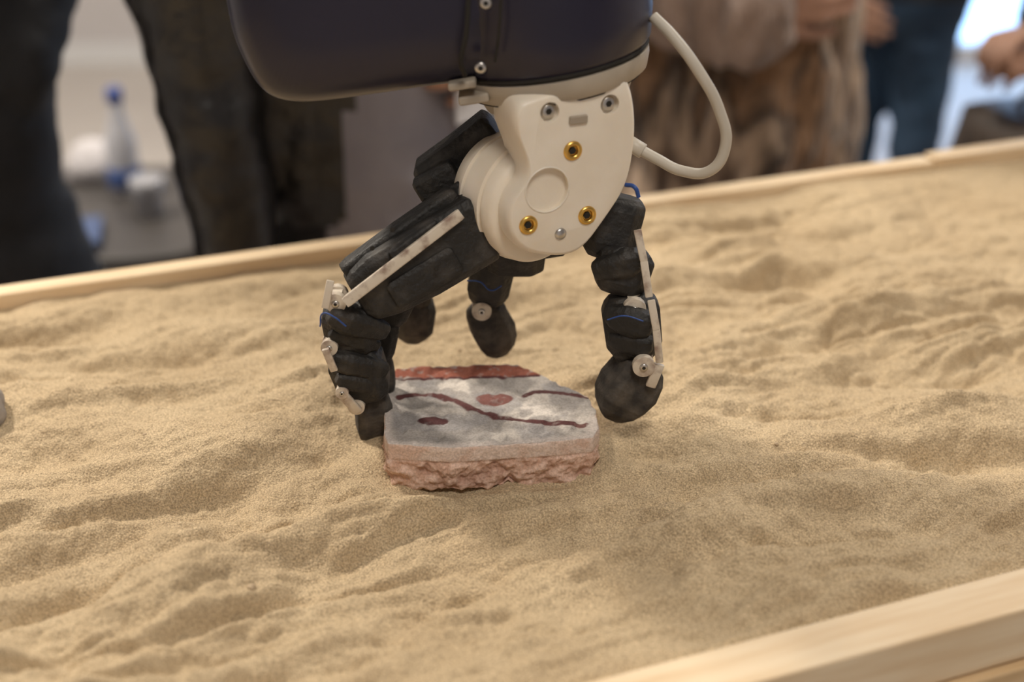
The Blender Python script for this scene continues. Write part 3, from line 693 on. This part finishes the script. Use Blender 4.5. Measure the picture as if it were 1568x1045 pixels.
for (u, v, r) in [(1055,762,.0028),(385,896,.003),(705,548,.002),(1187,700,.0018),(225,690,.002),(830,850,.0016)]:
    p = WZ(u, v, 0); z = sand_z(p)
    bm = bmesh.new(); bmesh.ops.create_icosphere(bm, subdivisions=2, radius=r)
    for vv in bm.verts: vv.co *= 1+0.35*mnoise.noise(vv.co*700); vv.co.z *= .7
    me = bpy.data.meshes.new('pebble'); bm.to_mesh(me); bm.free(); me.materials.append(M_peb)
    ob = bpy.data.objects.new('pebble', me); ob.location = (p.x, p.y, z+r*.4); link(ob, sandbox)
p = WZ(-24, 655, 0.0)
bm = bmesh.new(); bmesh.ops.create_icosphere(bm, subdivisions=4, radius=.020)
for vv in bm.verts:
    vv.co *= 1+0.25*mnoise.noise(vv.co*60)+.06*mnoise.noise(vv.co*220); vv.co.z = max(min(vv.co.z, .009), -.012)
me = bpy.data.meshes.new('stone_fragment'); bm.to_mesh(me); bm.free(); me.materials.append(mat('grey_plaster_stone', (.22,.19,.17), .9, col2=(.36,.32,.28), nscale=60, bump=.6, bscale=300))
ob = bpy.data.objects.new('stone_fragment', me); ob.location = (p.x, p.y, sand_z(p)+.010); COL.objects.link(ob)

# ------------------------------------------------------------------ room
M_wall = mat('wall_paint', (.46,.435,.43), .9, col2=(.49,.465,.46), nscale=3)
M_floor = mat('floor_vinyl', (.42,.38,.345), .45, col2=(.46,.42,.38), nscale=5)
M_ceil = mat('ceiling_paint', (.65,.64,.62), .9)
M_frame = mat('window_frame_white', (.6,.6,.6), .4)
XL, XR, YB, YF = -3.2, 3.6, 4.5, -2.8
def slab(name, x0, x1, y0, y1, z0, z1, m, parent=None):
    return mesh_obj(name, box(((x0+x1)/2,(y0+y1)/2,(z0+z1)/2), (x1-x0,y1-y0,z1-z0)), m, parent, smooth=False)
slab('floor', XL-.1, XR+.1, YF-.1, YB+.1, FLOOR-.1, FLOOR, M_floor)
slab('ceiling', XL-.1, XR+.1, YF-.1, YB+.1, CEIL, CEIL+.1, M_ceil)
slab('wall_left', XL-.1, XL, YF, YB, FLOOR, CEIL, M_wall)
slab('wall_right', XR, XR+.1, YF, YB, FLOOR, CEIL, M_wall)
slab('wall_front', XL, XR, YF-.1, YF, FLOOR, CEIL, M_wall)
WX0, WX1, WZ0, WZ1 = 1.28, 3.1, FLOOR+.03, 1.6
mesh_obj('wall_back', join(box(((XL+WX0)/2,YB+.05,(FLOOR+CEIL)/2), (WX0-XL,.1,CEIL-FLOOR)), box(((WX1+XR)/2,YB+.05,(FLOOR+CEIL)/2), (XR-WX1,.1,CEIL-FLOOR)),
      box(((WX0+WX1)/2,YB+.05,(WZ1+CEIL)/2), (WX1-WX0,.1,CEIL-WZ1)), box(((WX0+WX1)/2,YB+.05,(FLOOR+WZ0)/2), (WX1-WX0,.1,WZ0-FLOOR))), M_wall, smooth=False)
slab('baseboard_back', XL, WX0, YB-.015, YB, FLOOR, FLOOR+.08, M_frame)
slab('baseboard_left', XL, XL+.015, YF, YB-.02, FLOOR, FLOOR+.08, M_frame)
fr = []
for x in (WX0+.03, WX0+.92, WX1-.03): fr.append(box((x,YB+.05,(WZ0+WZ1)/2), (.05,.06,WZ1-WZ0)))
for z in (WZ0+.02, 1.0, WZ1-.03): fr.append(box(((WX0+WX1)/2,YB+.05,z), (WX1-WX0,.055,.04)))
mesh_obj('window_1', join(*fr), M_frame, smooth=False)

tb = empty('side_table', (-.98,1.62,FLOOR))
M_tab = mat('dark_table_top', (.05,.045,.042), .4); M_met = mat('table_legs', (.3,.3,.3), .4, metal=1)
TZ = -.42
mesh_obj('table_top', loft([sring(Vector((-.98,1.62,z)), Vector((1,0,0)), Vector((0,1,0)), .42, .26, 40, 6) for z in (TZ-.03, TZ)]), M_tab, tb, bevel=.004)
for i, (sx, sy) in enumerate([(-1,-1),(1,-1),(-1,1),(1,1)]):
    mesh_obj('table_leg_%d' % (i+1), seg(Vector((-.98+sx*.36,1.62+sy*.2,FLOOR)), Vector((-.98+sx*.33,1.62+sy*.18,TZ-.03)), .014, .014, CYL, e=2), M_met, tb)
BC = (-.775,1.70,TZ+.001)
bt = empty('water_bottle', BC)
def rst(lst, c, n=28):
    c = Vector(c); return loft([sring(c+Vector((0,0,z)), Vector((1,0,0)), Vector((0,1,0)), r_, r_, n) for z, r_ in lst])
M_pla = mat('bottle_plastic', (.42,.42,.45), .2); M_lab = mat('bottle_label', (.05,.09,.24), .5); M_cap = mat('bottle_cap', (.04,.07,.24), .4)
mesh_obj('bottle_body', rst([(0,.026),(.004,.031),(.06,.032),(.11,.031),(.14,.022),(.17,.014),(.195,.012)], BC), M_pla, bt)
mesh_obj('bottle_label', rst([(.02,.0325),(.021,.0332),(.06,.0332),(.061,.0325)], BC), M_lab, bt)
mesh_obj('bottle_cap', rst([(.190,.015),(.192,.016),(.215,.016),(.218,.014)], BC), M_cap, bt)
M_pap = mat('white_paper', (.45,.43,.44), .8, bump=.6, bscale=20, bdist=.02)
mesh_obj('crumpled_paper_bag', loft([sring(Vector((-.86,1.80,TZ+.001+z)), Vector((1,0,0)), Vector((0,1,0)), rx, ry, 20, 3) for z, rx, ry in [(0,.05,.04),(.01,.06,.05),(.04,.055,.045),(.07,.04,.03),(.08,.02,.012)]]), M_pap, None)
mesh_obj('blue_notebook', box((-.86,1.44,TZ+.012), (.20,.13,.02), Matrix.Rotation(.2, 3, 'Z')), mat('blue_cover', (.05,.08,.17), .4), None, smooth=False, bevel=.002)
M_cup = mat('clear_cup', (.30,.30,.32), .15)
mesh_obj('plastic_cup', rst([(0,.022),(.002,.025),(.06,.031),(.075,.033),(.0755,.031)], (-.70,1.58,TZ+.001)), M_cup, None)

# ------------------------------------------------------------------ lighting
M_dif = bpy.data.materials.new('lamp_diffuser'); M_dif.use_nodes = True
b_ = M_dif.node_tree.nodes['Principled BSDF']; b_.inputs['Emission Color'].default_value = (1,.9,.76,1); b_.inputs['Emission Strength'].default_value = 4
def lamp(loc, size, power, col):
    e = empty('ceiling_lamp', (loc[0], loc[1], CEIL))
    mesh_obj('housing', rst([(-.05,size/2+.03),(-.048,size/2+.035),(-.002,size/2+.03),(-.001,size/2)], (loc[0],loc[1],CEIL), 40), M_frame, e)
    mesh_obj('diffuser', rst([(-.056,size/2),(-.050,size/2+.01)], (loc[0],loc[1],CEIL), 40), M_dif, e)
    L = bpy.data.lights.new('lamp_light', 'AREA'); L.shape = 'DISK'; L.size = size; L.energy = power; L.color = col
    o = bpy.data.objects.new('lamp_light', L); o.location = (loc[0], loc[1], CEIL-.065); link(o, e)
warm = (1,.91,.79)
lamp((-1.70,1.20), .34, 104, warm)
lamp((1.75,1.25), .30, 36, warm)
lamp((-.15,2.0), .26, 24, warm)
lamp((.35,-1.3), .7, 21, (1,.94,.86))
lamp((-1.5,3.5), .5, 10, (1,.96,.93))
lamp((1.8,3.4), .5, 10, (1,.96,.93))
wd = bpy.data.worlds.new('sky'); S.world = wd; wd.use_nodes = True
bg = wd.node_tree.nodes['Background']; bg.inputs[0].default_value = (.38,.62,1.0,1); bg.inputs[1].default_value = 4.0
S.view_settings.view_transform = 'Standard'; S.view_settings.look = 'None'; S.view_settings.exposure = 0
